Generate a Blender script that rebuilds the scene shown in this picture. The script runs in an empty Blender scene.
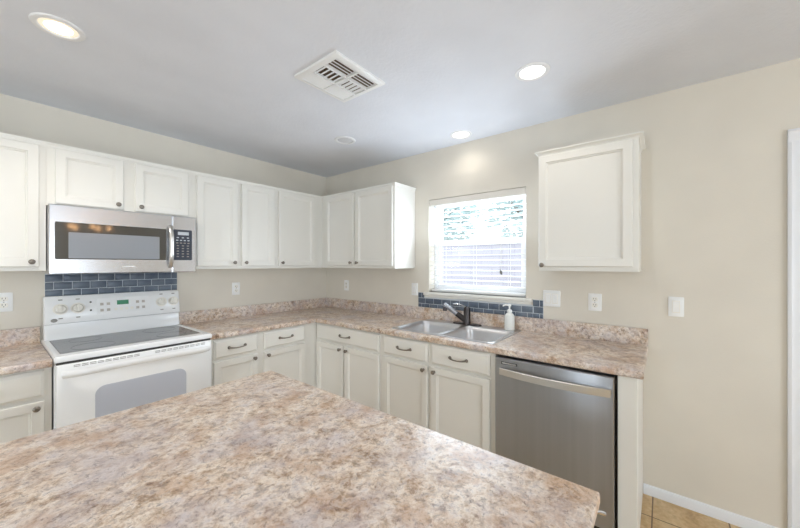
import bpy, bmesh, math, random
from mathutils import Vector, Matrix

random.seed(7)
sc = bpy.context.scene
COL = sc.collection

# ------------------------------------------------------------------ camera
cam_d = bpy.data.cameras.new('camera')
cam_d.sensor_width = 36.0
cam_d.lens = 36.0 * 329.84 / 800.0
cam_d.clip_start = 0.02
cam = bpy.data.objects.new('camera', cam_d)
COL.objects.link(cam)
cam.location = (-2.5406, -3.1342, 1.4152)
cam.rotation_euler = (math.radians(90.0), 0, math.radians(38.41 - 90.0))
sc.camera = cam

# ------------------------------------------------------------------ view, world, daylight
sc.view_settings.view_transform = 'Standard'
sc.view_settings.look = 'None'
sc.view_settings.gamma = 1.0
sc.view_settings.exposure = 0.40
sc.view_settings.use_curve_mapping = False
SKY = 3.7
world = bpy.data.worlds.new('sky')
sc.world = world
world.use_nodes = True
bg = world.node_tree.nodes['Background']
bg.inputs[0].default_value = (0.86, 0.93, 1.0, 1)
bg.inputs[1].default_value = SKY


def area(name, loc, target, sx, sy, watts, color=(1, 1, 1)):
    d = bpy.data.lights.new(name, 'AREA')
    d.shape = 'RECTANGLE'
    d.size, d.size_y = sx, sy
    d.energy = watts
    d.color = color
    o = bpy.data.objects.new(name, d)
    COL.objects.link(o)
    o.location = loc
    o.rotation_euler = (Vector(target) - Vector(loc)).to_track_quat('-Z', 'Y').to_euler()
    return o


# daylight coming in through the patio door and the big windows behind the camera; the side lamp is added fill
area('daylight_patio_door', (-3.2, -7.40, 1.10), (-3.1, -6.2, 2.7), 3.0, 2.05, 62, (0.78, 0.89, 1.0))
area('added_side_fill', (-5.58, -2.07, 1.10), (0, -2.07, 1.10), 0.24, 1.9, 30, (0.78, 0.89, 1.0))  # added to brighten the stove and base fronts, no known source there
area('daylight_sink_window', (-0.004, -1.897, 1.60), (-1.5, -1.897, 2.6), 0.80, 0.70, 9.5, (0.70, 0.83, 1.0))
area('daylight_behind_blind', (0.086, -1.897, 1.585), (-3, -1.897, 1.585), 0.80, 0.76, 3.6, (0.80, 0.90, 1.0))


# ------------------------------------------------------------------ helpers
def srgb(r, g, b):
    f = lambda c: ((c / 255 + 0.055) / 1.055) ** 2.4 if c > 10.3 else c / 255 / 12.92
    return (f(r), f(g), f(b), 1.0)


ORG = {}


def thing(name, label, cat, loc=(0, 0, 0), group=None):
    o = bpy.data.objects.new(name, None)
    o.empty_display_size = 0.05
    COL.objects.link(o)
    o.location = loc
    ORG[o] = Vector(loc)
    o['label'] = label
    o['category'] = cat
    if group:
        o['group'] = group
    return o


def tag(o, label, cat, group=None):
    o['label'] = label
    o['category'] = cat
    if group:
        o['group'] = group
    return o


def obj(name, bm, mats, parent=None, origin=None, angle=32, label=None):
    """Link a bmesh written in world coordinates as one mesh object."""
    bmesh.ops.remove_doubles(bm, verts=bm.verts, dist=1e-5)
    bmesh.ops.recalc_face_normals(bm, faces=bm.faces)
    if parent is not None:
        og = ORG[parent]
    elif origin is not None:
        og = Vector(origin)
    else:
        og = Vector((0, 0, 0))
    bmesh.ops.translate(bm, verts=bm.verts, vec=-og)
    me = bpy.data.meshes.new(name)
    bm.to_mesh(me)
    bm.free()
    for m in (mats if isinstance(mats, (list, tuple)) else [mats]):
        me.materials.append(m)
    me.shade_smooth()
    me.set_sharp_from_angle(angle=math.radians(angle))
    o = bpy.data.objects.new(name, me)
    COL.objects.link(o)
    if parent is not None:
        o.parent = parent
        ORG[o] = ORG[parent]
    else:
        o.location = og
        ORG[o] = og
    if label:
        o['label'] = label
    return o


def struct(name, bm, mats, **k):
    o = obj(name, bm, mats, **k)
    if o.parent is None:
        o['kind'] = 'structure'
    return o


def A(u, d, z):      # stove wall: u = x, d = distance out of the wall
    return Vector((u, -d, z))


def B(u, d, z):      # window wall: u = -y
    return Vector((-d, -u, z))


def W(x, y, z):
    return Vector((x, y, z))


def I(u, d, z):      # end of the island that faces the window wall; u = y
    return Vector((-1.735 + d, u, z))


def box(bm, fr, u0, u1, d0, d1, z0, z1, bev=0.0, seg=2, mi=0):
    vs = [bm.verts.new(fr(u, d, z)) for z in (z0, z1) for d in (d0, d1) for u in (u0, u1)]
    q = [(0, 1, 3, 2), (4, 6, 7, 5), (0, 4, 5, 1), (2, 3, 7, 6), (0, 2, 6, 4), (1, 5, 7, 3)]
    fs = [bm.faces.new([vs[i] for i in f]) for f in q]
    for f in fs:
        f.material_index = mi
    bmesh.ops.recalc_face_normals(bm, faces=fs)
    if bev > 0:
        es = list({e for f in fs for e in f.edges})
        r = bmesh.ops.bevel(bm, geom=es, offset=bev, segments=seg, affect='EDGES', profile=0.5, clamp_overlap=True)
        for f in r['faces']:
            f.material_index = mi
    return fs


def loft(bm, loops, start=True, end=True, mi=0, closed=True):
    R = [[bm.verts.new(p) for p in L] for L in loops]
    n = len(R[0])
    for a, b in zip(R, R[1:]):
        for i in range(n if closed else n - 1):
            j = (i + 1) % n
            f = bm.faces.new((a[i], a[j], b[j], b[i]))
            f.material_index = mi
    if start:
        bm.faces.new(R[0][::-1]).material_index = mi
    if end:
        bm.faces.new(R[-1]).material_index = mi
    return R


def rl(fr, u0, u1, z0, z1, ins, d):
    return [fr(u0 + ins, d, z0 + ins), fr(u1 - ins, d, z0 + ins), fr(u1 - ins, d, z1 - ins), fr(u0 + ins, d, z1 - ins)]


def rrect(a0, a1, b0, b1, r, k=5):
    """rounded rectangle in 2D; r is one radius or four (a1b1, a0b1, a0b0, a1b0)"""
    if not isinstance(r, (list, tuple)):
        r = [r] * 4
    out = []
    for (ca, cb, t0), q in zip(((a1, b1, 0), (a0, b1, 90), (a0, b0, 180), (a1, b0, 270)), r):
        q = max(q, 1e-4)
        oa = ca - q if t0 in (0, 270) else ca + q
        ob = cb - q if t0 in (0, 90) else cb + q
        for i in range(k + 1):
            t = math.radians(t0 + 90 * i / k)
            out.append((oa + q * math.cos(t), ob + q * math.sin(t)))
    return out


def basis(axis):
    w = Vector(axis).normalized()
    t = Vector((0, 0, 1)) if abs(w.z) < 0.9 else Vector((1, 0, 0))
    u = w.cross(t).normalized()
    return u, w.cross(u).normalized(), w


def lathe(bm, c, axis, prof, n=20, mi=0, start=True, end=True, sx=1, sy=1):
    u, v, w = basis(axis)
    c = Vector(c)
    loops = []
    for r, h in prof:
        loops.append([c + w * h + (u * math.cos(2 * math.pi * i / n) * sx + v * math.sin(2 * math.pi * i / n) * sy) * max(r, 1e-4) for i in range(n)])
    return loft(bm, loops, start, end, mi)


def tube(bm, pts, rad, n=10, mi=0, flat=(1, 1), up=(0, 0, 1)):
    pts = [Vector(p) for p in pts]
    if not isinstance(rad, (list, tuple)):
        rad = [rad] * len(pts)
    loops = []
    for i, p in enumerate(pts):
        t = (pts[min(i + 1, len(pts) - 1)] - pts[max(i - 1, 0)]).normalized()
        s = t.cross(Vector(up))
        if s.length < 1e-4:
            s = t.cross(Vector((1, 0, 0)))
        s.normalize()
        q = s.cross(t).normalized()
        loops.append([p + (s * math.cos(2 * math.pi * k / n) * flat[0] + q * math.sin(2 * math.pi * k / n) * flat[1]) * rad[i] for k in range(n)])
    return loft(bm, loops, True, True, mi)


def BM():
    return bmesh.new()


# ------------------------------------------------------------------ materials
def mat(name, color, rough=0.5, metal=0.0, spec=0.5, coat=0.0):
    m = bpy.data.materials.new(name)
    m.use_nodes = True
    b = m.node_tree.nodes['Principled BSDF']
    b.inputs['Base Color'].default_value = color
    b.inputs['Roughness'].default_value = rough
    b.inputs['Metallic'].default_value = metal
    b.inputs['Specular IOR Level'].default_value = spec
    b.inputs['Coat Weight'].default_value = coat
    return m


def nt(m):
    return m.node_tree.nodes, m.node_tree.links, m.node_tree.nodes['Principled BSDF']


def noise(m, scale, detail=4, rough=0.5, stretch=(1, 1, 1), dist=0.0, loc=(0, 0, 0)):
    N, L, b = nt(m)
    tc = N.new('ShaderNodeTexCoord')
    mp = N.new('ShaderNodeMapping')
    mp.inputs['Scale'].default_value = stretch
    mp.inputs['Location'].default_value = loc
    L.new(tc.outputs['Object'], mp.inputs['Vector'])
    t = N.new('ShaderNodeTexNoise')
    t.inputs['Scale'].default_value = scale
    t.inputs['Detail'].default_value = detail
    t.inputs['Roughness'].default_value = rough
    t.inputs['Distortion'].default_value = dist
    L.new(mp.outputs['Vector'], t.inputs['Vector'])
    return t


def ramp(m, fac, stops):
    N, L, b = nt(m)
    r = N.new('ShaderNodeValToRGB')
    e = r.color_ramp.elements
    while len(e) < len(stops):
        e.new(0.5)
    for k, (p, c) in enumerate(stops):
        e[k].position = p
        e[k].color = c
    L.new(fac, r.inputs['Fac'])
    return r


def mix(m, fac, a, b_, mode='MIX'):
    N, L, b = nt(m)
    x = N.new('ShaderNodeMix')
    x.data_type = 'RGBA'
    x.blend_type = mode
    if isinstance(fac, (int, float)):
        x.inputs['Factor'].default_value = fac
    else:
        L.new(fac, x.inputs['Factor'])
    for s, v in ((6, a), (7, b_)):
        if isinstance(v, tuple):
            x.inputs[s].default_value = v
        else:
            L.new(v, x.inputs[s])
    return x.outputs[2]


def bump(m, tex, strength, dist=0.002):
    N, L, b = nt(m)
    p = N.new('ShaderNodeBump')
    p.inputs['Strength'].default_value = strength
    p.inputs['Distance'].default_value = dist
    L.new(tex.outputs['Fac'], p.inputs['Height'])
    L.new(p.outputs['Normal'], b.inputs['Normal'])


def painted(name, c, rough, spec, bs, bstr, bdist, var=0.03):
    m = mat(name, c, rough, spec=spec)
    N, L, b = nt(m)
    t = noise(m, 3.0, 2)
    lo = tuple(x * (1 - var) for x in c[:3]) + (1,)
    hi = tuple(min(1, x * (1 + var)) for x in c[:3]) + (1,)
    L.new(ramp(m, t.outputs['Fac'], [(0.3, lo), (0.7, hi)]).outputs['Color'], b.inputs['Base Color'])
    if bstr:
        bump(m, noise(m, bs, 3), bstr, bdist)
    return m


M_wall = painted('wall_paint', srgb(226, 219, 206), 0.6, 0.35, 90, 0.25, 0.002)
M_ceil = painted('ceiling_paint', srgb(228, 230, 235), 0.75, 0.25, 55, 0.5, 0.004)
M_cab = painted('cabinet_paint', srgb(234, 231, 223), 0.38, 0.5, 120, 0.04, 0.001, 0.012)
M_trim = painted('white_trim_paint', srgb(236, 237, 240), 0.4, 0.5, 60, 0.0, 0.001, 0.01)
M_inside = painted('cabinet_shadow_gap', srgb(150, 132, 108), 0.7, 0.2, 60, 0.0, 0.001)


def make_laminate():
    m = mat('granite_look_laminate', (0.5, 0.4, 0.3, 1), 0.28, spec=0.30)
    N, L, b = nt(m)
    n1 = noise(m, 12, 9, 0.74, dist=0.6)
    c1 = ramp(m, n1.outputs['Fac'], [(0.33, srgb(92, 70, 52)), (0.41, srgb(160, 127, 100)), (0.48, srgb(216, 193, 166)),
                                    (0.56, srgb(244, 231, 216)), (0.63, srgb(208, 195, 188)), (0.72, srgb(132, 118, 116))])
    n2 = noise(m, 36, 9, 0.78, loc=(3, 1, 2), dist=0.3)
    c2 = ramp(m, n2.outputs['Fac'], [(0.38, srgb(84, 66, 58)), (0.46, srgb(190, 163, 140)), (0.54, srgb(247, 237, 225)), (0.64, srgb(174, 166, 172))])
    c = mix(m, 0.50, c1.outputs['Color'], c2.outputs['Color'])
    n3 = noise(m, 5.0, 7, 0.7, loc=(7, 2, 5))
    f3 = ramp(m, n3.outputs['Fac'], [(0.46, (0, 0, 0, 1)), (0.64, (0.55, 0.55, 0.55, 1))])
    c = mix(m, f3.outputs['Color'], c, srgb(198, 190, 196))
    n5 = noise(m, 9.5, 7, 0.7, loc=(1, 9, 4))
    f5 = ramp(m, n5.outputs['Fac'], [(0.50, (0, 0, 0, 1)), (0.64, (0.5, 0.5, 0.5, 1))])
    c = mix(m, f5.outputs['Color'], c, srgb(188, 145, 106))
    n4 = noise(m, 70, 6, 0.75, loc=(2, 5, 8), dist=0.6)
    f4 = ramp(m, n4.outputs['Fac'], [(0.36, (0.6, 0.6, 0.6, 1)), (0.46, (0, 0, 0, 1))])
    c = mix(m, f4.outputs['Color'], c, srgb(104, 86, 80))
    L.new(c, b.inputs['Base Color'])
    bump(m, n4, 0.05, 0.001)
    return m


M_lam = make_laminate()


def make_floor():
    m = mat('tan_floor_tile', srgb(200, 172, 128), 0.45)
    N, L, b = nt(m)
    tc = N.new('ShaderNodeTexCoord')
    mp = N.new('ShaderNodeMapping')
    mp.inputs['Location'].default_value = (0.22, 3.093, 0)
    L.new(tc.outputs['Object'], mp.inputs['Vector'])
    br = N.new('ShaderNodeTexBrick')
    br.offset = 0.0
    br.inputs['Scale'].default_value = 1.0
    br.inputs['Brick Width'].default_value = 0.33
    br.inputs['Row Height'].default_value = 0.33
    br.inputs['Mortar Size'].default_value = 0.0035
    br.inputs['Mortar Smooth'].default_value = 0.1
    L.new(mp.outputs['Vector'], br.inputs['Vector'])
    n1 = noise(m, 9, 6, 0.65, dist=0.4)
    c = ramp(m, n1.outputs['Fac'], [(0.32, srgb(170, 132, 88)), (0.47, srgb(206, 172, 124)), (0.60, srgb(222, 194, 150)), (0.72, srgb(190, 160, 118))])
    n2 = noise(m, 40, 4, 0.6)
    c2 = ramp(m, n2.outputs['Fac'], [(0.35, srgb(178, 146, 104)), (0.65, srgb(226, 202, 164))])
    cc = mix(m, 0.35, c.outputs['Color'], c2.outputs['Color'])
    cc = mix(m, br.outputs['Fac'], cc, srgb(120, 98, 74))
    L.new(cc, b.inputs['Base Color'])
    return m


M_floor = make_floor()


def steel(name, c, rough, an=0.0, streak=(1, 1, 1), amt=0.03, sc_=60, var=0.04):
    m = mat(name, c, rough, metal=1.0)
    N, L, b = nt(m)
    t = noise(m, sc_, 3, 0.5, stretch=streak)
    r = ramp(m, t.outputs['Fac'], [(0.25, (rough - amt,) * 3 + (1,)), (0.75, (rough + amt,) * 3 + (1,))])
    L.new(r.outputs['Color'], b.inputs['Roughness'])
    lo = tuple(x * (1 - var) for x in c[:3]) + (1,)
    L.new(ramp(m, t.outputs['Fac'], [(0.25, lo), (0.75, c)]).outputs['Color'], b.inputs['Base Color'])
    if an:
        tg = N.new('ShaderNodeTangent')
        tg.direction_type = 'RADIAL'
        tg.axis = 'Z'
        b.inputs['Anisotropic'].default_value = an
        b.inputs['Anisotropic Rotation'].default_value = 0.25
        L.new(tg.outputs['Tangent'], b.inputs['Tangent'])
    return m


M_dw = steel('dishwasher_brushed_steel', (0.48, 0.50, 0.53, 1), 0.31, 1.0, (1, 5, 0.05), 0.02, 6, 0.10)
M_ss = steel('brushed_steel', (0.64, 0.65, 0.68, 1), 0.24, 0.0, (1, 1, 30), 0.02, 12, 0.02)
M_handle = mat('handle_steel', (0.66, 0.64, 0.61, 1), 0.30, 1.0)
M_sink = steel('sink_steel', (0.68, 0.68, 0.69, 1), 0.30, 0.0, (1, 1, 1), 0.02, 8, 0.02)
M_chrome = mat('satin_chrome', (0.78, 0.78, 0.80, 1), 0.15, 1.0)
M_wand = mat('dull_chrome', (0.42, 0.43, 0.47, 1), 0.25, 1.0)
M_pewter = mat('dark_pewter', srgb(138, 130, 120), 0.38, 0.9)
M_bronze = mat('oil_rubbed_metal', srgb(76, 72, 72), 0.30, 0.9)
M_white = mat('white_enamel', srgb(246, 246, 245), 0.22, spec=0.5)
M_bisque = mat('warm_white_plastic', srgb(242, 238, 228), 0.3)
M_plate = mat('white_plastic', srgb(246, 246, 244), 0.3)
M_slot = mat('dark_slot', srgb(52, 50, 48), 0.5)
M_glasstop = mat('ceramic_glass', srgb(92, 94, 96), 0.07, spec=0.7)
M_burner = mat('burner_marking', srgb(100, 102, 104), 0.10)
M_black = mat('black_plastic', srgb(26, 25, 24), 0.35)
M_mwglass = mat('microwave_door_glass', srgb(70, 68, 64), 0.06, spec=0.8)
M_screen = mat('microwave_screen', srgb(142, 146, 152), 0.12, spec=0.6)
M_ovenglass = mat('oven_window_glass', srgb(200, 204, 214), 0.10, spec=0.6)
M_panel = mat('control_panel_dark', srgb(58, 64, 76), 0.25)
M_key = mat('keypad_legend', srgb(196, 202, 208), 0.5)
M_button = mat('button_legend', srgb(188, 180, 170), 0.5)
M_mark = mat('grey_marking', srgb(146, 142, 136), 0.5)
M_lcd = mat('green_display', srgb(62, 140, 104), 0.3)
M_grout = mat('white_grout', srgb(214, 218, 222), 0.7)
M_vent = mat('vent_white_metal', srgb(238, 238, 236), 0.4)
M_ventback = mat('duct_brown', srgb(104, 84, 62), 0.7)
M_soapglass = mat('milky_bottle', srgb(238, 238, 232), 0.15, spec=0.6)
M_blind = mat('blind_slat_white', srgb(240, 240, 238), 0.4)
M_valance = mat('blind_valance', srgb(232, 226, 216), 0.45)
M_vinyl = mat('window_vinyl', srgb(240, 240, 242), 0.35)
M_cord = mat('blind_cord', srgb(226, 226, 222), 0.8)
M_tassel = mat('blind_tassel', srgb(120, 118, 114), 0.5)


def make_tile():
    m = mat('slate_blue_tile', srgb(98, 110, 124), 0.32, spec=0.4)
    N, L, b = nt(m)
    t = noise(m, 8, 3)
    L.new(ramp(m, t.outputs['Fac'], [(0.35, srgb(84, 96, 112)), (0.65, srgb(112, 122, 134))]).outputs['Color'], b.inputs['Base Color'])
    return m


M_tile = make_tile()


def emit(name, color, s):
    m = bpy.data.materials.new(name)
    m.use_nodes = True
    N = m.node_tree.nodes
    N.remove(N['Principled BSDF'])
    e = N.new('ShaderNodeEmission')
    e.inputs[0].default_value = color
    e.inputs[1].default_value = s
    m.node_tree.links.new(e.outputs[0], N['Material Output'].inputs[0])
    return m


M_lens = emit('lamp_lens_glow', (1.0, 0.95, 0.86, 1), 4.0)
M_bulb = emit('chandelier_bulb_glow', (1.0, 0.55, 0.25, 1), 14.0)
M_rim = emit('lamp_rim_glow', (1.0, 0.84, 0.64, 1), 0.85)
M_lensoff = mat('lamp_lens_off', srgb(216, 216, 218), 0.3)
M_ring = mat('lamp_trim_white', srgb(236, 236, 236), 0.4)


def make_glass():
    m = bpy.data.materials.new('window_glass')
    m.use_nodes = True
    N, L = m.node_tree.nodes, m.node_tree.links
    N.remove(N['Principled BSDF'])
    t = N.new('ShaderNodeBsdfTransparent')
    t.inputs[0].default_value = (0.95, 0.97, 0.98, 1)
    g = N.new('ShaderNodeBsdfGlossy')
    g.inputs['Roughness'].default_value = 0.02
    x = N.new('ShaderNodeMixShader')
    x.inputs[0].default_value = 0.05
    L.new(t.outputs[0], x.inputs[1])
    L.new(g.outputs[0], x.inputs[2])
    L.new(x.outputs[0], N['Material Output'].inputs[0])
    return m


M_glass = make_glass()

# ------------------------------------------------------------------ room shell
H = 2.4476
XW, YR = -5.6, -7.5           # far side wall and rear wall
WY0, WY1, WZ0, WZ1 = -2.333, -1.460, 1.160, 2.002      # kitchen window opening
DY0, DY1, DZ1 = -4.62, -3.70, 2.03                     # doorway in the window wall
WT = 0.16


def wall_with_holes(bm, fr, u0, u1, z1, t, holes):
    """wall slab from u0..u1, room face at d=0, body at negative d, rectangular holes (u0,u1,z0,z1)"""
    us = sorted({u0, u1} | {h[0] for h in holes} | {h[1] for h in holes})
    zs = sorted({0.0, z1} | {h[2] for h in holes} | {h[3] for h in holes})
    def solid(i, j):
        if i < 0 or j < 0 or i >= len(us) - 1 or j >= len(zs) - 1:
            return False
        cu, cz = (us[i] + us[i + 1]) / 2, (zs[j] + zs[j + 1]) / 2
        return not any(h[0] < cu < h[1] and h[2] < cz < h[3] for h in holes)
    def f(*p):
        bm.faces.new([bm.verts.new(fr(*q)) for q in p])
    for i in range(len(us) - 1):
        for j in range(len(zs) - 1):
            if not solid(i, j):
                continue
            a, b_, c, d_ = us[i], us[i + 1], zs[j], zs[j + 1]
            f((a, 0, c), (b_, 0, c), (b_, 0, d_), (a, 0, d_))
            f((a, -t, c), (a, -t, d_), (b_, -t, d_), (b_, -t, c))
            if not solid(i - 1, j): f((a, 0, c), (a, 0, d_), (a, -t, d_), (a, -t, c))
            if not solid(i + 1, j): f((b_, 0, c), (b_, -t, c), (b_, -t, d_), (b_, 0, d_))
            if not solid(i, j - 1): f((a, 0, c), (a, -t, c), (b_, -t, c), (b_, 0, c))
            if not solid(i, j + 1): f((a, 0, d_), (b_, 0, d_), (b_, -t, d_), (a, -t, d_))


bm = BM(); box(bm, W, XW - WT, WT, YR - WT, WT, -0.08, 0.0)
struct('floor', bm, M_floor)
bm = BM(); box(bm, W, XW - WT, WT, YR - WT, WT, H, H + 0.1)
struct('ceiling', bm, M_ceil)
bm = BM(); wall_with_holes(bm, A, XW, WT, H, WT, [])
struct('wall_left', bm, M_wall)
bm = BM(); wall_with_holes(bm, B, 0.0, -YR, H, WT, [(-WY1, -WY0, WZ0, WZ1), (-DY1, -DY0, 0.0, DZ1)])
struct('wall_right', bm, M_wall)
FRr = lambda u, d, z: Vector((u, YR + d, z))
bm = BM(); wall_with_holes(bm, FRr, XW - WT, WT, H, WT, [(-4.75, -1.65, 0.06, 2.14)])
struct('wall_rear', bm, M_wall)
FRl = lambda u, d, z: Vector((XW + d, u, z))
bm = BM(); wall_with_holes(bm, FRl, YR, WT, H, WT, [(-2.22, -1.92, 0.10, 2.10)])
struct('wall_side', bm, M_wall)


def fixed_window(name, fr, u0, u1, z0, z1, splits):
    bm = BM()
    w = 0.05
    for a, b_, c, d_ in ((u0, u1, z0, z0 + w), (u0, u1, z1 - w, z1), (u0, u0 + w, z0 + w, z1 - w), (u1 - w, u1, z0 + w, z1 - w)):
        box(bm, fr, a, b_, -0.14, -0.08, c, d_)
    for s in splits:
        box(bm, fr, s - 0.03, s + 0.03, -0.135, -0.085, z0 + w, z1 - w)
    o = struct(name, bm, M_vinyl)
    bm = BM(); box(bm, fr, u0 + w, u1 - w, -0.113, -0.108, z0 + w, z1 - w)
    obj('glass_pane', bm, M_glass, o)


fixed_window('window_2', FRr, -4.75, -1.65, 0.06, 2.14, [-3.2])
fixed_window('added_window_3', FRl, -2.22, -1.92, 0.10, 2.10, [])  # unseen side window, added to go with the side fill lamp

# baseboards on the window wall and the other walls
def baseboard(name, fr, u0, u1):
    bm = BM()
    prof = [(0.0, 0.0), (0.014, 0.0), (0.014, 0.045), (0.009, 0.055), (0.0, 0.058)]
    loft(bm, [[fr(u0, d, z) for d, z in prof], [fr(u1, d, z) for d, z in prof]])
    struct(name, bm, M_trim)


baseboard('baseboard_right', B, 3.046, 3.628)
baseboard('baseboard_right_rear', B, 4.70, -YR)
baseboard('baseboard_side', FRl, YR, 0.0)

# doorway with its casing and a closed white door
bm = BM()
def casing(bm, u0, u1, z0, z1, vertical, flip):
    prof = [(0.0, 0.0), (0.0, 0.016), (0.012, 0.019), (0.022, 0.014), (0.045, 0.016), (0.064, 0.010), (0.064, 0.0)]
    if vertical:
        f = (lambda s: u1 - s) if flip else (lambda s: u0 + s)
        loft(bm, [[B(f(s), d, z0) for s, d in prof], [B(f(s), d, z1) for s, d in prof]])
    else:
        loft(bm, [[B(u0, d, z1 - s) for s, d in prof], [B(u1, d, z1 - s) for s, d in prof]])
casing(bm, 3.636, 3.70, 0, 2.03, True, False)
casing(bm, 4.62, 4.684, 0, 2.03, True, True)
casing(bm, 3.636, 4.684, 2.03, 2.094, False, False)
box(bm, B, 3.70, 3.718, -WT, 0.0, 0, 2.03)
box(bm, B, 4.602, 4.62, -WT, 0.0, 0, 2.03)
box(bm, B, 3.718, 4.602, -WT, 0.0, 2.012, 2.03)
door = struct('door_1', bm, M_trim)
bm = BM()
box(bm, B, 3.722, 4.598, -0.09, -0.05, 0.012, 2.008)
for a, b_ in ((3.83, 4.12), (4.20, 4.49)):
    for c, d_ in ((0.2, 0.9), (1.05, 1.85)):
        loft(bm, [rl(B, a, b_, c, d_, 0, -0.05), rl(B, a, b_, c, d_, 0.012, -0.044), rl(B, a, b_, c, d_, 0.03, -0.047)])
obj('door_leaf', bm, M_trim, door)
bm = BM(); lathe(bm, B(4.53, -0.05, 0.95), (-1, 0, 0), [(0.028, 0), (0.028, 0.008), (0.012, 0.012), (0.012, 0.03), (0.027, 0.04), (0.027, 0.055), (0.01, 0.062)], 16)
obj('door_knob', bm, M_chrome, door)

# ------------------------------------------------------------------ kitchen window
bm = BM()
def frame_rect(bm, y0, y1, z0, z1, x0, x1, w):
    box(bm, W, x0, x1, y0, y1, z0, z0 + w, 0.003, 1)
    box(bm, W, x0, x1, y0, y1, z1 - w, z1, 0.003, 1)
    box(bm, W, x0, x1, y0, y0 + w, z0 + w, z1 - w, 0.003, 1)
    box(bm, W, x0, x1, y1 - w, y1, z0 + w, z1 - w, 0.003, 1)
frame_rect(bm, WY0, WY1, WZ0, WZ1, 0.09, 0.158, 0.03)
win = struct('window_1', bm, M_vinyl)
zm = 1.60
bm = BM(); frame_rect(bm, WY0 + 0.03, WY1 - 0.03, zm - 0.02, WZ1 - 0.03, 0.128, 0.150, 0.034)
us = obj('upper_sash', bm, M_vinyl, win)
bm = BM(); box(bm, W, 0.137, 0.141, WY0 + 0.06, WY1 - 0.06, zm + 0.01, WZ1 - 0.06)
obj('glass_pane', bm, M_glass, us)
bm = BM(); frame_rect(bm, WY0 + 0.03, WY1 - 0.03, WZ0 + 0.03, zm + 0.022, 0.100, 0.124, 0.038)
ls = obj('lower_sash', bm, M_vinyl, win)
bm = BM(); box(bm, W, 0.110, 0.114, WY0 + 0.065, WY1 - 0.065, WZ0 + 0.065, zm - 0.012)
obj('glass_pane', bm, M_glass, ls)
bm = BM()
# stool board with rounded nose and a slim apron
loft(bm, [[Vector((x, y, z)) for x, z in [(0.09, 1.130), (0.0, 1.130), (-0.020, 1.130), (-0.026, 1.135), (-0.026, 1.152), (-0.020, 1.158), (0.0, 1.160), (0.09, 1.160)]] for y in (WY0 + 0.001, WY1 - 0.001)])
box(bm, W, -0.026, -0.0, WY1 - 0.001, -1.412, 1.130, 1.158, 0.004)
box(bm, W, -0.026, -0.0, -2.384, WY0 + 0.001, 1.130, 1.158, 0.004)
box(bm, W, -0.016, -0.0, -2.372, -1.424, 1.112, 1.130, 0.003)
obj('window_sill', bm, M_cab, win)

# faux-wood blind hanging inside the opening
bl = thing('window_blind', 'white horizontal slat blind, half open, hanging in the window above the sink', 'blind', (0.04, -1.8965, WZ1 - 0.002))
bm = BM()
loft(bm, [[Vector((x, y, z)) for x, z in [(0.016, 1.942), (0.004, 1.945), (0.002, 1.955), (0.006, 1.970), (0.002, 1.985), (0.004, 1.998), (0.016, 1.998)]] for y in (WY0 + 0.004, WY1 - 0.004)])
obj('valance', bm, M_valance, bl)
bm = BM(); box(bm, W, 0.018, 0.068, WY0 + 0.006, WY1 - 0.006, 1.955, 2.001, 0.003)
obj('headrail', bm, M_blind, bl)
bm = BM()
nS, pitch, ztop = 17, 0.0435, 1.925
tilt = math.radians(4)
for i in range(nS):
    zc = ztop - i * pitch
    cross = []
    for k in range(7):
        s = -1 + 2 * k / 6
        cross.append((s * 0.0245, 0.0028 * (1 - s * s)))
    up = [(a, b_ + 0.0014) for a, b_ in cross]
    dn = [(a, b_ - 0.0014) for a, b_ in cross[::-1]]
    pts = [(0.044 + a * math.cos(tilt) - b_ * math.sin(tilt), zc + a * math.sin(tilt) + b_ * math.cos(tilt)) for a, b_ in up + dn]
    loft(bm, [[Vector((x, y, z)) for x, z in pts] for y in (WY0 + 0.009, WY1 - 0.009)])
obj('slats', bm, M_blind, bl)
zb = ztop - nS * pitch
bm = BM(); box(bm, W, 0.020, 0.068, WY0 + 0.009, WY1 - 0.009, zb - 0.0235, zb + 0.002, 0.005)
obj('bottom_rail', bm, M_blind, bl)
for yy in (-1.60, -1.897, -2.19):
    bm = BM()
    for xx in (0.0185, 0.0695):
        tube(bm, [(xx, yy, zb), (xx, yy, 1.956)], 0.0011, 6)
    obj('ladder_cord', bm, M_cord, bl)
bm = BM()
tube(bm, [(0.012, -2.13, 1.945), (0.012, -2.13, 1.37)], 0.0012, 6)
tube(bm, [(0.012, -2.14, 1.945), (0.012, -2.14, 1.36)], 0.0012, 6)
pc = obj('pull_cord', bm, M_cord, bl)
bm = BM()
lathe(bm, (0.012, -2.13, 1.372), (0, 0, -1), [(0.002, 0), (0.005, 0.006), (0.0065, 0.03), (0.004, 0.034)], 10)
lathe(bm, (0.012, -2.14, 1.362), (0, 0, -1), [(0.002, 0), (0.005, 0.006), (0.0065, 0.03), (0.004, 0.034)], 10)
obj('tassel', bm, M_tassel, pc)

# ------------------------------------------------------------------ outdoors
bm = BM(); box(bm, W, WT, 16, -14, 12, -0.35, -0.05)
struct('ground', bm, painted('gravel_yard', srgb(196, 184, 170), 0.9, 0.2, 40, 0.4, 0.01, 0.1))


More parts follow.
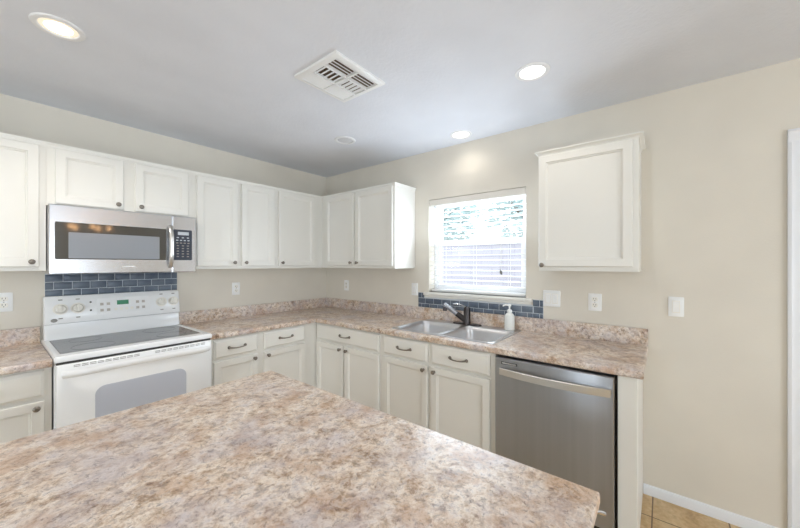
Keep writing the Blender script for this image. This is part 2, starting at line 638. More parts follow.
def make_block():
    m = mat('painted_block', srgb(214, 208, 214), 0.9, spec=0.2)
    N, L, b = nt(m)
    tc = N.new('ShaderNodeTexCoord')
    sp = N.new('ShaderNodeSeparateXYZ')
    cb = N.new('ShaderNodeCombineXYZ')
    L.new(tc.outputs['Object'], sp.inputs[0])
    L.new(sp.outputs['Y'], cb.inputs['X'])
    L.new(sp.outputs['Z'], cb.inputs['Y'])
    br = N.new('ShaderNodeTexBrick')
    br.inputs['Scale'].default_value = 1.0
    br.inputs['Brick Width'].default_value = 0.4
    br.inputs['Row Height'].default_value = 0.2
    br.inputs['Mortar Size'].default_value = 0.006
    br.inputs['Color1'].default_value = srgb(158, 156, 164)
    br.inputs['Color2'].default_value = srgb(153, 151, 159)
    br.inputs['Mortar'].default_value = srgb(136, 133, 146)
    L.new(cb.outputs[0], br.inputs['Vector'])
    L.new(br.outputs['Color'], b.inputs['Base Color'])
    return m


yard = thing('block_fence', 'pale painted block fence outside, seen through the lower half of the window blind', 'fence', (3.1, -1, -0.05))
bm = BM(); box(bm, W, 3.0, 3.2, -10, 9, -0.05, 1.76)
obj('fence_panel', bm, make_block(), yard)
bm = BM(); box(bm, W, 2.97, 3.23, -10, 9, 1.76, 1.82, 0.01)
obj('cap_course', bm, painted('fence_cap', srgb(154, 150, 160), 0.9, 0.2, 40, 0.2, 0.002), yard)
M_leaf = painted('leaf_green', srgb(182, 198, 196), 0.6, 0.3, 4, 0.0, 0.01, 0.15)
M_bark = painted('bark', srgb(120, 104, 90), 0.9, 0.2, 30, 0.4, 0.01, 0.2)


def tree(x, y, h, r, label, n):
    t = thing('shade_tree', label, 'tree', (x, y, -0.05))
    bm = BM()
    tube(bm, [(x, y, -0.05), (x + 0.05, y, 0.9), (x - 0.03, y + 0.05, h - r * 0.6), (x, y, h)], [0.13, 0.10, 0.07, 0.03], 10)
    for k in range(6):
        a = k * 1.05
        tube(bm, [(x, y, h - r * 0.9 + 0.1 * k), (x + math.cos(a) * r * 0.4, y + math.sin(a) * r * 0.4, h - r * 0.3 + 0.1 * k), (x + math.cos(a) * r * 0.7, y + math.sin(a) * r * 0.7, h + 0.08 * k)], [0.05, 0.03, 0.012], 6)
    obj('trunk', bm, M_bark, t)
    bm = BM()
    for i in range(n):
        while True:
            p = Vector((random.uniform(-1, 1), random.uniform(-1, 1), random.uniform(-1, 1)))
            if 0.2 < p.length < 1: break
        c = Vector((x, y, h)) + Vector((p.x * r, p.y * r * 1.1, p.z * r * 0.85))
        q = Matrix.Rotation(random.uniform(0, 6.28), 3, 'Z') @ Matrix.Rotation(random.uniform(-1.2, 1.2), 3, 'X')
        s = random.uniform(0.05, 0.11)
        lf = [(-1, 0, 0), (-0.4, 0.45, 0.08), (0.4, 0.4, 0.08), (1.1, 0, 0), (0.4, -0.4, 0.08), (-0.4, -0.45, 0.08)]
        bm.faces.new([bm.verts.new(c + q @ (Vector(v) * s)) for v in lf])
    obj('foliage', bm, M_leaf, t)


tree(5.4, -0.9, 3.0, 1.35, 'leafy tree beyond the fence, seen at the window end nearest the lone cabinet', 3000)
tree(6.4, 4.7, 3.6, 1.7, 'hazy tree well beyond the fence, at the window end nearest the corner cabinet', 3400)
tree(5.4, 1.9, 2.7, 1.15, 'low bushy tree just over the fence top, middle of the window', 2400)



# ------------------------------------------------------------------ cabinet parts
TD = 0.02


def panel_door(parent, fr, u0, u1, z0, z1, d, knob=None, railw=0.044):
    bm = BM()
    t = TD
    L = [(0, 0), (0, t - 0.004), (0.004, t), (railw, t), (railw + 0.003, t - 0.006), (railw + 0.008, t - 0.007), (railw + 0.011, t - 0.013)]
    loft(bm, [rl(fr, u0, u1, z0, z1, i, d + h) for i, h in L])
    o = obj('door', bm, M_cab, parent, angle=20)
    if knob:
        put_knob(o, fr, knob[0], d + t, knob[1])
    return o


def put_knob(parent, fr, u, d, z):
    bm = BM()
    ax = fr(0, 1, 0) - fr(0, 0, 0)
    lathe(bm, fr(u, d, z), ax, [(0.009, 0), (0.0085, 0.004), (0.006, 0.008), (0.0065, 0.014), (0.0135, 0.018), (0.0145, 0.022), (0.0115, 0.026), (0.006, 0.0285)], 16)
    obj('knob', bm, M_pewter, parent, label='dark pewter knob')


def drawer_front(parent, fr, u0, u1, z0, z1, d, pull=True, name='drawer', pu=None):
    bm = BM()
    t = TD
    loft(bm, [rl(fr, u0, u1, z0, z1, i, d + h) for i, h in [(0, 0), (0, t - 0.009), (0.004, t - 0.008), (0.013, t - 0.001), (0.016, t)]])
    o = obj(name, bm, M_cab, parent, angle=12)
    if pull:
        uc, zc = (u0 + u1) / 2 if pu is None else pu, (z0 + z1) / 2
        bm = BM()
        pts, rad = [], []
        for k in range(13):
            s = -1 + 2 * k / 12
            pts.append(fr(uc + s * 0.060, d + t + 0.006 + 0.020 * (1 - s ** 4), zc - 0.006 * (1 - s * s) + 0.003))
            rad.append(0.0040 + 0.0035 * abs(s) ** 3)
        tube(bm, pts, rad, 8)
        ax = fr(0, 1, 0) - fr(0, 0, 0)
        for s in (-1, 1):
            lathe(bm, fr(uc + s * 0.060, d + t, zc + 0.003), ax, [(0.011, 0), (0.011, 0.004), (0.008, 0.010), (0.003, 0.013)], 12)
        obj('pull_handle', bm, M_pewter, o, label='dark pewter bow handle')
    return o


def carcass(parent, fr, u0, u1, z0, z1, depth, openings, name='carcass', hollow=False):
    """box plus face frame with recessed openings behind the doors"""
    bm = BM()
    if hollow:
        for q in ((u0, u0 + 0.016, 0.002, depth - 0.019, z0, z1), (u1 - 0.016, u1, 0.002, depth - 0.019, z0, z1),
                  (u0 + 0.016, u1 - 0.016, 0.002, 0.012, z0, z1), (u0 + 0.016, u1 - 0.016, 0.012, depth - 0.019, z0, z0 + 0.016),
                  (u0 + 0.016, u1 - 0.016, depth - 0.022, depth - 0.019, z0, z1)):
            box(bm, fr, *q)
    else:
        box(bm, fr, u0, u1, 0.002, depth - 0.019, z0, z1)
    us = sorted({u0, u1} | {a for o in openings for a in o[:2]})
    zs = sorted({z0, z1} | {a for o in openings for a in o[2:]})
    for i in range(len(us) - 1):
        for j in range(len(zs) - 1):
            cu, cz = (us[i] + us[i + 1]) / 2, (zs[j] + zs[j + 1]) / 2
            if not any(o[0] < cu < o[1] and o[2] < cz < o[3] for o in openings):
                box(bm, fr, us[i], us[i + 1], depth - 0.019, depth, zs[j], zs[j + 1])
    o = obj(name, bm, M_cab, parent)
    return o


def top_mould(parent, fr, u0, u1, z, depth, ret=None, proj=0.012, h=0.030, name='crown_moulding'):
    """thin crown strip along the front edge of an upper cabinet"""
    bm = BM()
    prof = [(0.0, -h), (0.003, -h), (0.004, -h * 0.70), (proj * 0.45, -h * 0.45), (proj * 0.92, -h * 0.28), (proj, -h * 0.22), (proj, 0.0), (0.0, 0.0)]
    loops = [[fr(u0, depth + d, z + zz) for d, zz in prof], [fr(u1, depth + d, z + zz) for d, zz in prof]]
    if ret:   # mitred return along the end at u1
        loops[1] = [fr(u1 + d, depth + d, z + zz) for d, zz in prof]
        loops.append([fr(u1 + d, 0.002, z + zz) for d, zz in prof])
    if ret == 'both':
        loops[0] = [fr(u0 - d, depth + d, z + zz) for d, zz in prof]
        loops.insert(0, [fr(u0 - d, 0.002, z + zz) for d, zz in prof])
    loft(bm, loops)
    return obj(name, bm, M_cab, parent)


UB, UT, UD = 1.376, 2.132, 0.305          # uppers: bottom, top, depth
G_up = 'white wall cabinets'

# --- upper cabinets on the stove wall
def upper(label, fr, u0, u1, z0, doors, kn, gap_open=0.014, dz0=None, dz1=None, mould=True):
    t = thing('wall_cabinet', label, 'cabinet', fr((u0 + u1) / 2, 0, z0), G_up)
    b0 = z0 + 0.022 if dz0 is None else dz0
    b1 = UT - 0.030 if dz1 is None else dz1
    carcass(t, fr, u0, u1, z0, UT, UD, [(a + gap_open, b_ - gap_open, b0 + gap_open, b1 - gap_open) for a, b_ in doors])
    for (a, b_), k in zip(doors, kn):
        ku = a + 0.030 if k == 'L' else b_ - 0.030
        panel_door(t, fr, a, b_, b0, b1, UD + 0.0005, (ku, b0 + 0.030))
    return t


c = upper('white two-door wall cabinet over the counter on the far side of the stove', A, -3.075, -2.3145, UB, [(-3.045, -2.715), (-2.675, -2.342)], 'LR')
top_mould(c, A, -3.075, -2.3145, UT, UD)
c = upper('short white two-door wall cabinet directly above the microwave', A, -2.3140, -1.5485, 1.762, [(-2.279, -1.961), (-1.899, -1.576)], 'RL', dz0=1.776)
top_mould(c, A, -2.3140, -1.5485, UT, UD)
c = upper('tall white two-door wall cabinet beside the microwave', A, -1.5480, -0.8450, UB, [(-1.518, -1.206), (-1.169, -0.867)], 'RL')
top_mould(c, A, -1.5480, -0.8450, UT, UD)
c = upper('white single-door wall cabinet in the room corner on the stove wall', A, -0.8445, -0.002, UB, [(-0.820, -0.412)], 'L')
top_mould(c, A, -0.8445, -UD - 0.0, UT, UD)
c = upper('white two-door wall cabinet in the corner beside the window', B, UD + 0.0005, 1.304, UB, [(0.378, 0.800), (0.829, 1.288)], 'RL')
top_mould(c, B, UD + 0.013, 1.304, UT, UD, ret='end', proj=0.010)
# --- the single cabinet past the window
t = thing('wall_cabinet', 'single white wall cabinet with heavy crown moulding hung alone past the window', 'cabinet', B(2.77, 0, 1.372), G_up)
carcass(t, B, 2.512, 3.036, 1.372, 2.118, UD, [(2.532, 2.99, 1.42, 2.08)])
panel_door(t, B, 2.514, 3.010, 1.399, 2.104, UD + 0.0005, (2.538, 1.409))
top_mould(t, B, 2.512, 3.036, 2.136, UD, ret='both', proj=0.022, h=0.031)

# ------------------------------------------------------------------ base cabinets
BT, BD = 0.8755, 0.610
G_b = 'white base cabinets'


def base(label, fr, u0, u1, drawers, doors, kn, hollow=False, dd=BD):
    t = thing('base_cabinet', label, 'cabinet', fr((u0 + u1) / 2, 0, 0), G_b)
    g = 0.012
    ops = [(a + g, b_ - g, 0.735 + g, 0.858 - g) for a, b_ in drawers] + [(a + g, b_ - g, 0.125 + g, 0.707 - g) for a, b_ in doors]
    carcass(t, fr, u0, u1, 0.10, BT, dd, ops, hollow=hollow)
    bm = BM(); box(bm, fr, u0, u1, 0.01, dd - 0.075, 0.0, 0.10)
    obj('toe_kick', bm, M_cab, t)
    for a, b_ in drawers:
        drawer_front(t, fr, a, b_, 0.727, 0.862, dd + 0.0005)
    for (a, b_), k in zip(doors, kn):
        ku = a + 0.030 if k == 'L' else b_ - 0.030
        panel_door(t, fr, a, b_, 0.118, 0.708, dd + 0.0005, (ku, 0.678))
    return t


base('white base cabinet with one drawer on the far side of the stove', A, -3.075, -2.3185, [(-2.80, -2.345)], [(-2.80, -2.345)], 'R')
base('white base cabinet with two drawers between the stove and the corner', A, -1.5480, -BD - 0.0005, [(-1.519, -1.192), (-1.138, -0.748)], [(-1.519, -1.192), (-1.138, -0.748)], 'RL')
t = base('white base cabinet with one wide drawer beside the inside corner', B, BD + 0.0005, 1.4280, [(0.630, 1.404)], [(0.630, 0.990), (1.012, 1.404)], 'RL')
base('white sink base cabinet with two drawer fronts under the sink', B, 1.4285, 2.3460, [(1.452, 1.859), (1.888, 2.313)], [(1.452, 1.859), (1.888, 2.313)], 'RL', hollow=True)
# end panel beside the dishwasher
bm = BM(); box(bm, B, 2.966, 3.044, 0.002, 0.612, 0.0, BT, 0.002, 1)
o = obj('end_panel', bm, M_cab, origin=B(3.0, 0.3, 0))
tag(o, 'white end panel closing the counter run beside the dishwasher', 'panel')

# ------------------------------------------------------------------ countertops
CT, CB, CD = 0.9145, 0.8765, 0.645


def slab(bm, cells, z0, z1, front):
    """cells: list of (x0,x1,y0,y1); front(p,q) tells whether a boundary edge gets the rolled edge"""
    xs = sorted({v for c in cells for v in c[:2]})
    ys = sorted({v for c in cells for v in c[2:]})
    V = {}
    def v(x, y):
        if (x, y) not in V: V[(x, y)] = bm.verts.new((x, y, z1))
        return V[(x, y)]
    fs = []
    for i in range(len(xs) - 1):
        for j in range(len(ys) - 1):
            cx, cy = (xs[i] + xs[i + 1]) / 2, (ys[j] + ys[j + 1]) / 2
            if any(c[0] < cx < c[1] and c[2] < cy < c[3] for c in cells):
                fs.append(bm.faces.new((v(xs[i], ys[j]), v(xs[i + 1], ys[j]), v(xs[i + 1], ys[j + 1]), v(xs[i], ys[j + 1]))))
    r = bmesh.ops.extrude_face_region(bm, geom=fs)
    nv = [g for g in r['geom'] if isinstance(g, bmesh.types.BMVert)]
    bmesh.ops.translate(bm, verts=nv, vec=(0, 0, z0 - z1))
    es = [e for e in bm.edges if abs(e.verts[0].co.z - e.verts[1].co.z) < 1e-6 and len(e.link_faces) == 2
          and abs(e.link_faces[0].normal.dot(e.link_faces[1].normal)) < 0.3 and front((e.verts[0].co + e.verts[1].co) / 2)]
    bm.normal_update()
    es = [e for e in bm.edges if abs(e.verts[0].co.z - e.verts[1].co.z) < 1e-6 and len(e.link_faces) == 2
          and abs(e.link_faces[0].normal.dot(e.link_faces[1].normal)) < 0.3 and front((e.verts[0].co + e.verts[1].co) / 2)]
    bmesh.ops.bevel(bm, geom=es, offset=0.011, segments=4, affect='EDGES', profile=0.5)


SX0, SX1, SY0, SY1 = -0.560, -0.045, -2.300, -1.495     # sink cut-out
ct = thing('countertop', 'brown granite-look L-shaped countertop around the sink and corner', 'countertop', (-0.3, -0.3, CB))
bm = BM()
XR = -1.5485
cells = [(XR, -CD, -CD, -0.002), (-CD, -0.002, -CD, -0.002), (-CD, -0.002, SY1, -CD), (-CD, SX0, SY0, SY1), (SX1, -0.002, SY0, SY1), (-CD, -0.002, -3.070, SY0)]
slab(bm, cells, CB, CT, lambda p: (abs(p.y + CD) < 1e-3 and p.x < -CD + 1e-3) or (abs(p.x + CD) < 1e-3 and p.y < -CD + 1e-3) or abs(p.y + 3.07) < 1e-3)
obj('worktop', bm, M_lam, ct)
bm = BM()
def Ls(i, z):
    return [Vector((x, y, z)) for x, y in ((XR, -0.002), (XR, -0.022 + i), (-0.022 + i, -0.022 + i), (-0.022 + i, -3.070 + i), (-0.002, -3.070 + i), (-0.002, -0.002))]
loft(bm, [Ls(0, CT - 0.004), Ls(0, 1.013), Ls(0.001, 1.0155), Ls(0.003, 1.016)])
obj('splash_strip', bm, M_lam, ct)

ct2 = thing('countertop', 'short brown granite-look countertop on the far side of the stove', 'countertop', (-2.7, -0.3, CB))
bm = BM()
slab(bm, [(-3.075, -2.3185, -CD, -0.002)], CB, CT, lambda p: abs(p.y + CD) < 1e-3)
obj('worktop', bm, M_lam, ct2)
bm = BM(); box(bm, W, -3.075, -2.3185, -0.022, -0.002, CT - 0.004, 1.016, 0.003, 2)
obj('splash_strip', bm, M_lam, ct2)

# ------------------------------------------------------------------ island
isl = thing('kitchen_island', 'large island in the foreground with mottled brown laminate top', 'island', (-2.7, -2.35, 0))
isl['label'] = 'large kitchen island with mottled brown laminate top in front of the stove'
bm = BM()
slab(bm, [(-4.20, -1.694, -3.028, -1.682)], CB, CT, lambda p: True)
obj('worktop', bm, M_lam, isl)
bm = BM(); box(bm, W, -4.16, -1.735, -2.985, -1.725, 0.10, CB, 0.002, 1)
for a, b_ in ((-2.95, -2.38), (-2.33, -1.76)):
    loft(bm, [rl(I, a, b_, 0.14, 0.84, i, h) for i, h in [(0, 0), (0, 0.010), (0.05, 0.010), (0.058, 0.003)]])
obj('island_base', bm, M_cab, isl)
bm = BM(); box(bm, W, -4.10, -1.80, -2.92, -1.79, 0.0, 0.10)
obj('toe_kick', bm, M_cab, isl)
bm = BM()
hk = Vector((-1.735, -2.972, 0.842))  # unidentified shiny bit, shaped as a bent chrome stem on a round plate
lathe(bm, hk, (1, 0, 0), [(0.012, 0), (0.012, 0.004), (0.005, 0.006)], 12)
tube(bm, [hk + Vector(p) for p in ((0.004, 0, 0), (0.050, -0.018, -0.002), (0.085, -0.036, -0.010), (0.104, -0.047, -0.017), (0.116, -0.055, -0.024))], [0.003, 0.003, 0.003, 0.004, 0.005], 10)
obj('chrome_stem', bm, M_chrome, isl, label='small bent chrome piece')

# ------------------------------------------------------------------ tile backsplashes
def tiles(name, label, fr, u0, u1, z0, rows, ph, tw=0.1525, th=0.076, g=0.004, skip=None, z1=None):
    bm = BM()
    z1 = z0 + rows * th if z1 is None else z1
    regs = skip or [(u0, u1, z0, z1)]
    for a, b_, c, d_ in regs:
        box(bm, fr, a, b_, 0.0005, 0.0055, c, d_, mi=1)
        for r in range(rows + 1):
            lo, hi = max(c, z0 + r * th + g / 2), min(d_, z0 + (r + 1) * th - g / 2)
            if hi - lo < 0.01: continue
            u = u0 - tw + (ph if r % 2 == 0 else ph + tw / 2)
            while u < b_:
                s, e = max(a + 0.001, u + g / 2), min(b_ - 0.001, u + tw - g / 2)
                if e - s > 0.008:
                    loft(bm, [rl(fr, s, e, lo, hi, i, h) for i, h in [(0, 0.004), (0, 0.0075), (0.0025, 0.009)]], mi=0)
                u += tw
    o = obj(name, bm, [M_tile, M_grout], origin=fr((u0 + u1) / 2, 0, z0))
    tag(o, label, 'backsplash')


tiles('tile_backsplash', 'slate blue subway tile strip between the stove and microwave', A, -2.296, -1.552, 1.144, 3, 0.0388, tw=0.0885, th=0.0508, z1=1.352)
tiles('tile_backsplash', 'slate blue subway tile strip under the window sill behind the faucet', B, 1.345, 2.458, 1.000, 2, 0.0378, tw=0.0875, th=0.050,
      skip=[(1.345, 1.411, 1.0165, 1.150), (1.411, 2.385, 1.0165, 1.1115), (2.385, 2.458, 1.0165, 1.150)])

# ------------------------------------------------------------------ stove
RX0, RX1 = -2.3155, -1.5515
st = thing('electric_stove', 'white electric stove with dark glass cooktop and rear control panel', 'stove', ((RX0 + RX1) / 2, -0.34, 0))
bm = BM(); box(bm, W, RX0 + 0.004, RX1 - 0.004, -0.640, -0.030, 0.03, 0.895, 0.004)
for xx in (RX0 + 0.05, RX1 - 0.05):
    for yy in (-0.58, -0.08):
        lathe(bm, (xx, yy, 0), (0, 0, 1), [(0.018, 0), (0.018, 0.008), (0.008, 0.01), (0.008, 0.035)], 10)
obj('stove_body', bm, M_white, st)
bm = BM()
ZC = 0.930
# cooktop surround with the recessed glass
out = lambda i, z: [Vector((RX0 + i, -0.672 + i, z)), Vector((RX1 - i, -0.672 + i, z)), Vector((RX1 - i, -0.030 - i, z)), Vector((RX0 + i, -0.030 - i, z))]
inn = lambda i, z: [Vector((RX0 + 0.032 + i, -0.590 + i, z)), Vector((RX1 - 0.032 - i, -0.590 + i, z)), Vector((RX1 - 0.032 - i, -0.085 - i, z)), Vector((RX0 + 0.032 + i, -0.085 - i, z))]
loft(bm, [out(0.004, 0.898), out(0, 0.902), out(0, ZC - 0.006), out(0.005, ZC), inn(-0.004, ZC), inn(0, ZC - 0.004), inn(0.0, ZC - 0.012)], True, True)
obj('cooktop_frame', bm, M_white, st, angle=50)
bm = BM(); box(bm, W, RX0 + 0.033, RX1 - 0.033, -0.589, -0.086, ZC - 0.011, ZC - 0.003, 0.001, 1)
gl = obj('cooktop_glass', bm, M_glasstop, st)
for x_, y_, r_ in ((-2.13, -0.46, 0.10), (-1.73, -0.46, 0.085), (-2.13, -0.21, 0.08), (-1.73, -0.21, 0.10)):
    bm = BM()
    lathe(bm, (x_, y_, ZC - 0.003), (0, 0, 1), [(r_, 0), (r_, 0.0006), (r_ - 0.003, 0.0006), (r_ - 0.003, 0)], 40, start=False, end=False)
    obj('burner_ring', bm, M_burner, gl)
# backguard
bm = BM()
gprof = [(-0.012, 0.905), (-0.088, 0.905), (-0.088, 0.945), (-0.076, 0.965), (-0.066, 1.018), (-0.066, 1.024), (-0.090, 1.030), (-0.092, 1.036), (-0.062, 1.196), (-0.054, 1.205), (-0.016, 1.205), (-0.012, 1.198)]
gx0, gx1 = RX0 + 0.010, RX1 - 0.006
loops = []
for x, k in ((gx0, 0.0), (gx0 + 0.002, 0.6), (gx0 + 0.008, 1.0), (gx1 - 0.008, 1.0), (gx1 - 0.002, 0.6), (gx1, 0.0)):
    sh = (1 - k) * 0.007
    loops.append([Vector((x, y + (sh if y < -0.05 else 0), z - (sh if z > 1.19 else 0))) for y, z in gprof])
loft(bm, loops)
bg_ = obj('backguard', bm, M_white, st, angle=40)
P0, P1 = Vector((0, -0.092, 1.036)), Vector((0, -0.062, 1.196))
Nn = Vector((0, -(P1.z - P0.z), (P1.y - P0.y))).normalized()     # outward from the slanted panel
Tt = (P1 - P0).normalized()


def onp(x, s, h=0.0):          # s = height fraction along the control panel
    p = P0.lerp(P1, s)
    return Vector((x, p.y, p.z)) + Nn * h


def pbox(bm, x0, x1, s0, s1, h0, h1, mi=0):
    loft(bm, [[onp(x0, s0, h), onp(x1, s0, h), onp(x1, s1, h), onp(x0, s1, h)] for h in (h0, h1)], mi=mi)


for x in (-2.232, -2.150, -1.680, -1.600):
    bm = BM()
    c0 = onp(x, 0.53)
    lathe(bm, c0, Nn, [(0.036, 0.0), (0.036, 0.0012), (0.035, 0.002)], 28)
    k_ = obj('knob_bezel', bm, M_bisque, st)
    bm = BM()
    lathe(bm, c0, Nn, [(0.028, 0.001), (0.027, 0.012), (0.024, 0.020), (0.021, 0.022)], 24)
    loft(bm, [[c0 + Vector((a, 0, 0)) + Tt * b_ + Nn * h for a, b_ in ((-w_, -0.022), (w_, -0.022), (w_, 0.022), (-w_, 0.022))] for w_, h in ((0.007, 0.020), (0.005, 0.032))])
    obj('knob', bm, M_bisque, k_)
    for s_ in (0.16, 0.90):
        bm = BM(); pbox(bm, x - 0.010, x + 0.010, s_ - 0.02, s_ + 0.02, 0.0, 0.0006)
        obj('dial_marking', bm, M_mark, bg_)
bm = BM(); pbox(bm, -2.055, -1.755, 0.22, 0.86, 0.0, 0.0012)
tp = obj('touch_panel', bm, M_white, bg_)
bm = BM(); pbox(bm, -1.948, -1.882, 0.55, 0.74, 0.001, 0.0022)
obj('clock_display', bm, M_lcd, tp, label='green clock display')
for x, s_ in [(-2.03, 0.62), (-1.995, 0.62), (-2.03, 0.36), (-1.995, 0.36), (-1.955, 0.36), (-1.925, 0.36), (-1.895, 0.36), (-1.865, 0.36), (-1.83, 0.62), (-1.795, 0.62), (-1.83, 0.36), (-1.795, 0.36)]:
    bm = BM(); pbox(bm, x - 0.009, x + 0.009, s_ - 0.055, s_ + 0.055, 0.001, 0.0024)
    obj('touch_button', bm, M_button if abs(x + 2.01) < 0.03 or x > -1.84 else M_bisque, tp)
for s_ in (0.74, 0.40):
    bm = BM(); lathe(bm, onp(-2.087, s_), Nn, [(0.006, 0), (0.006, 0.001), (0.004, 0.0015)], 12)
    obj('indicator_light', bm, M_slot, bg_)
bm = BM(); lathe(bm, onp(-2.262, 0.10), Nn, [(0.012, 0), (0.012, 0.001), (0.010, 0.0015)], 20, sx=1.3)
obj('maker_badge', bm, M_mark, bg_, label='small grey oval badge')
# oven door
bm = BM()
DF = 0.690
loft(bm, [rl(A, RX0 + 0.006, RX1 - 0.006, 0.215, 0.886, i, h) for i, h in [(0, 0.641), (0, DF - 0.008), (0.008, DF)]])
od = obj('oven_door', bm, M_white, st, angle=50)
bm = BM()
loft(bm, [[A(a, DF + h, z) for a, z in rrect(-2.160 + i, -1.716 - i, 0.40 + i, 0.738 - i, 0.045)] for i, h in ((0, -0.002), (0, 0.001), (0.004, 0.002))])
obj('oven_window', bm, M_ovenglass, od, label='grey tinted oven window')
bm = BM()
pts = []
for k in range(25):
    s = -1 + 2 * k / 24
    pts.append(A((RX0 + RX1) / 2 + s * 0.352, DF + 0.008 + 0.036 * (1 - abs(s) ** 10), 0.838 + 0.010 * (1 - abs(s) ** 2)))
tube(bm, pts, 0.016, 12, flat=(0.8, 1.15))
obj('oven_handle', bm, M_white, od)
for a0 in (-2.245, -1.885):
    bm = BM()
    for k in range(9):
        for zz in (0.868, 0.876):
            box(bm, A, a0 + k * 0.032, a0 + k * 0.032 + 0.026, DF - 0.001, DF + 0.0008, zz, zz + 0.003)
    obj('door_vent', bm, M_mark, od)
bm = BM(); box(bm, A, RX0 + 0.008, RX1 - 0.008, 0.641, DF - 0.02, 0.886, 0.8975)
obj('shadow_gap', bm, M_slot, st, label='dark gap between cooktop and door')
bm = BM(); loft(bm, [rl(A, RX0 + 0.006, RX1 - 0.006, 0.05, 0.205, i, h) for i, h in [(0, 0.641), (0, DF - 0.012), (0.010, DF - 0.002)]])
obj('storage_drawer', bm, M_white, st)

# ------------------------------------------------------------------ microwave
mx0, mx1, mz0, mz1, MF = -2.3125, -1.5525, 1.357, 1.760, 0.400
mw = thing('microwave', 'stainless over-the-range microwave hung below the short cabinet', 'microwave', ((mx0 + mx1) / 2, -0.2, mz0))
bm = BM(); box(bm, A, mx0 + 0.004, mx1 - 0.004, 0.010, MF - 0.045, mz0 + 0.008, mz1, 0.002, 1)
obj('microwave_body', bm, M_ss, mw)
bm = BM(); box(bm, A, mx0 + 0.03, mx1 - 0.03, 0.03, MF - 0.06, mz0 - 0.002, mz0 + 0.009)
obj('underside_grille', bm, M_black, mw)
bm = BM()
# slightly bowed stainless front with two openings: one for the glass and one for the keypad
def mw_front(u0, u1, z0, z1):
    loft(bm, [rl(A, u0, u1, z0, z1, i, h) for i, h in [(0, MF - 0.045), (0, MF - 0.004), (0.004, MF)]])
mw_front(mx0, -1.7055, mz0, mz1)
dr = obj('door', bm, M_ss, mw)
bm = BM()
mw_front(-1.7045, mx1, mz0, mz1)
cp = obj('control_panel', bm, M_ss, mw)
bm = BM()
loft(bm, [[A(a, MF + h, z) for a, z in rrect(-2.288, -1.742, 1.443, 1.661, 0.006, 3)] for h in (-0.003, 0.0015)])
mg = obj('door_glass', bm, M_mwglass, dr, label='dark reflective door glass')
bm = BM()
loft(bm, [[A(a, MF + h, z) for a, z in rrect(-2.232, -1.783, 1.449, 1.603, 0.004, 3)] for h in (0.0012, 0.0022)])
obj('viewing_screen', bm, M_screen, mg, label='light grey viewing screen')
bm = BM()
pts = []
for k in range(17):
    s = -1 + 2 * k / 16
    pts.append(A(-1.722, MF + 0.006 + 0.034 * (1 - abs(s) ** 4), 1.540 + s * 0.145))
tube(bm, pts, 0.0145, 12, flat=(0.7, 1.0), up=(1, 0, 0))
obj('handle', bm, M_handle, dr, label='bowed stainless handle')
bm = BM()
loft(bm, [[A(a, MF + h, z) for a, z in rrect(-1.699, -1.581, 1.443, 1.664, 0.006, 3)] for h in (-0.003, 0.0015)])
kp = obj('keypad', bm, M_panel, cp, label='dark blue-grey keypad')
bm = BM(); box(bm, A, -1.672, -1.602, MF + 0.0012, MF + 0.0022, 1.625, 1.648)
obj('display', bm, M_key, kp)
for r in range(8):
    nkey = 4 if r in (1, 2) else 3
    for q in range(nkey):
        xx = -1.688 + (q + 0.5) * (0.096 / nkey)
        zz = 1.606 - r * 0.0195
        bm = BM(); box(bm, A, xx - 0.007, xx + 0.007, MF + 0.0012, MF + 0.0021, zz - 0.0035, zz + 0.0035)
        obj('key', bm, M_key if r in (0, 1) else M_mark, kp)
bm = BM()
for k in range(10):
    box(bm, A, -1.985 + k * 0.007, -1.985 + k * 0.007 + 0.005, MF - 0.001, MF + 0.0008, 1.396, 1.402)
obj('badge', bm, M_plate, dr)

# ------------------------------------------------------------------ dishwasher
DX = 0.645
dw = thing('dishwasher', 'stainless steel dishwasher with bowed bar handle under the counter end', 'dishwasher', B(2.655, 0.3, 0))
bm = BM(); box(bm, B, 2.349, 2.963, 0.02, 0.585, 0.02, 0.870)
obj('tub_housing', bm, M_black, dw)
bm = BM(); box(bm, B, 2.352, 2.960, 0.40, 0.56, 0.0, 0.095)
obj('toe_panel', bm, M_black, dw)
bm = BM(); loft(bm, [rl(B, 2.3545, 2.9545, 0.105, 0.862, i, h) for i, h in [(0, 0.586), (0, DX - 0.006), (0.005, DX)]])
dd = obj('door', bm, M_dw, dw)
bm = BM()
pts = []
for k in range(21):
    s = -1 + 2 * k / 20
    pts.append(B(2.667 + s * 0.275, DX + 0.024 + 0.030 * (1 - s * s), 0.791))
loft(bm, [[p + Vector((-0.006, 0, -0.019)), p + Vector((0.004, 0, -0.019)), p + Vector((0.007, 0, 0.015)), p + Vector((0.001, 0, 0.019)), p + Vector((-0.004, 0, 0.016))] for p in pts])
hd = obj('handle', bm, M_handle, dd)
for u in (2.400, 2.934):
    bm = BM(); box(bm, B, u - 0.010, u + 0.010, DX - 0.001, DX + 0.024, 0.779, 0.806, 0.002, 1)
    obj('bracket', bm, M_ss, hd)
bm = BM(); box(bm, B, 2.393, 2.487, DX - 0.0005, DX + 0.0012, 0.8270, 0.8420, 0.0005, 1)
bd = obj('badge', bm, M_slot, dd, label='small framed badge')
bm = BM(); box(bm, B, 2.398, 2.482, DX + 0.001, DX + 0.002, 0.8305, 0.8385)
obj('badge_plate', bm, M_ss, bd)

# ------------------------------------------------------------------ sink
sk = thing('kitchen_sink', 'double-bowl stainless steel drop-in sink under the window', 'sink', (-0.3, -1.897, 0.9145))
ZR = 0.9205


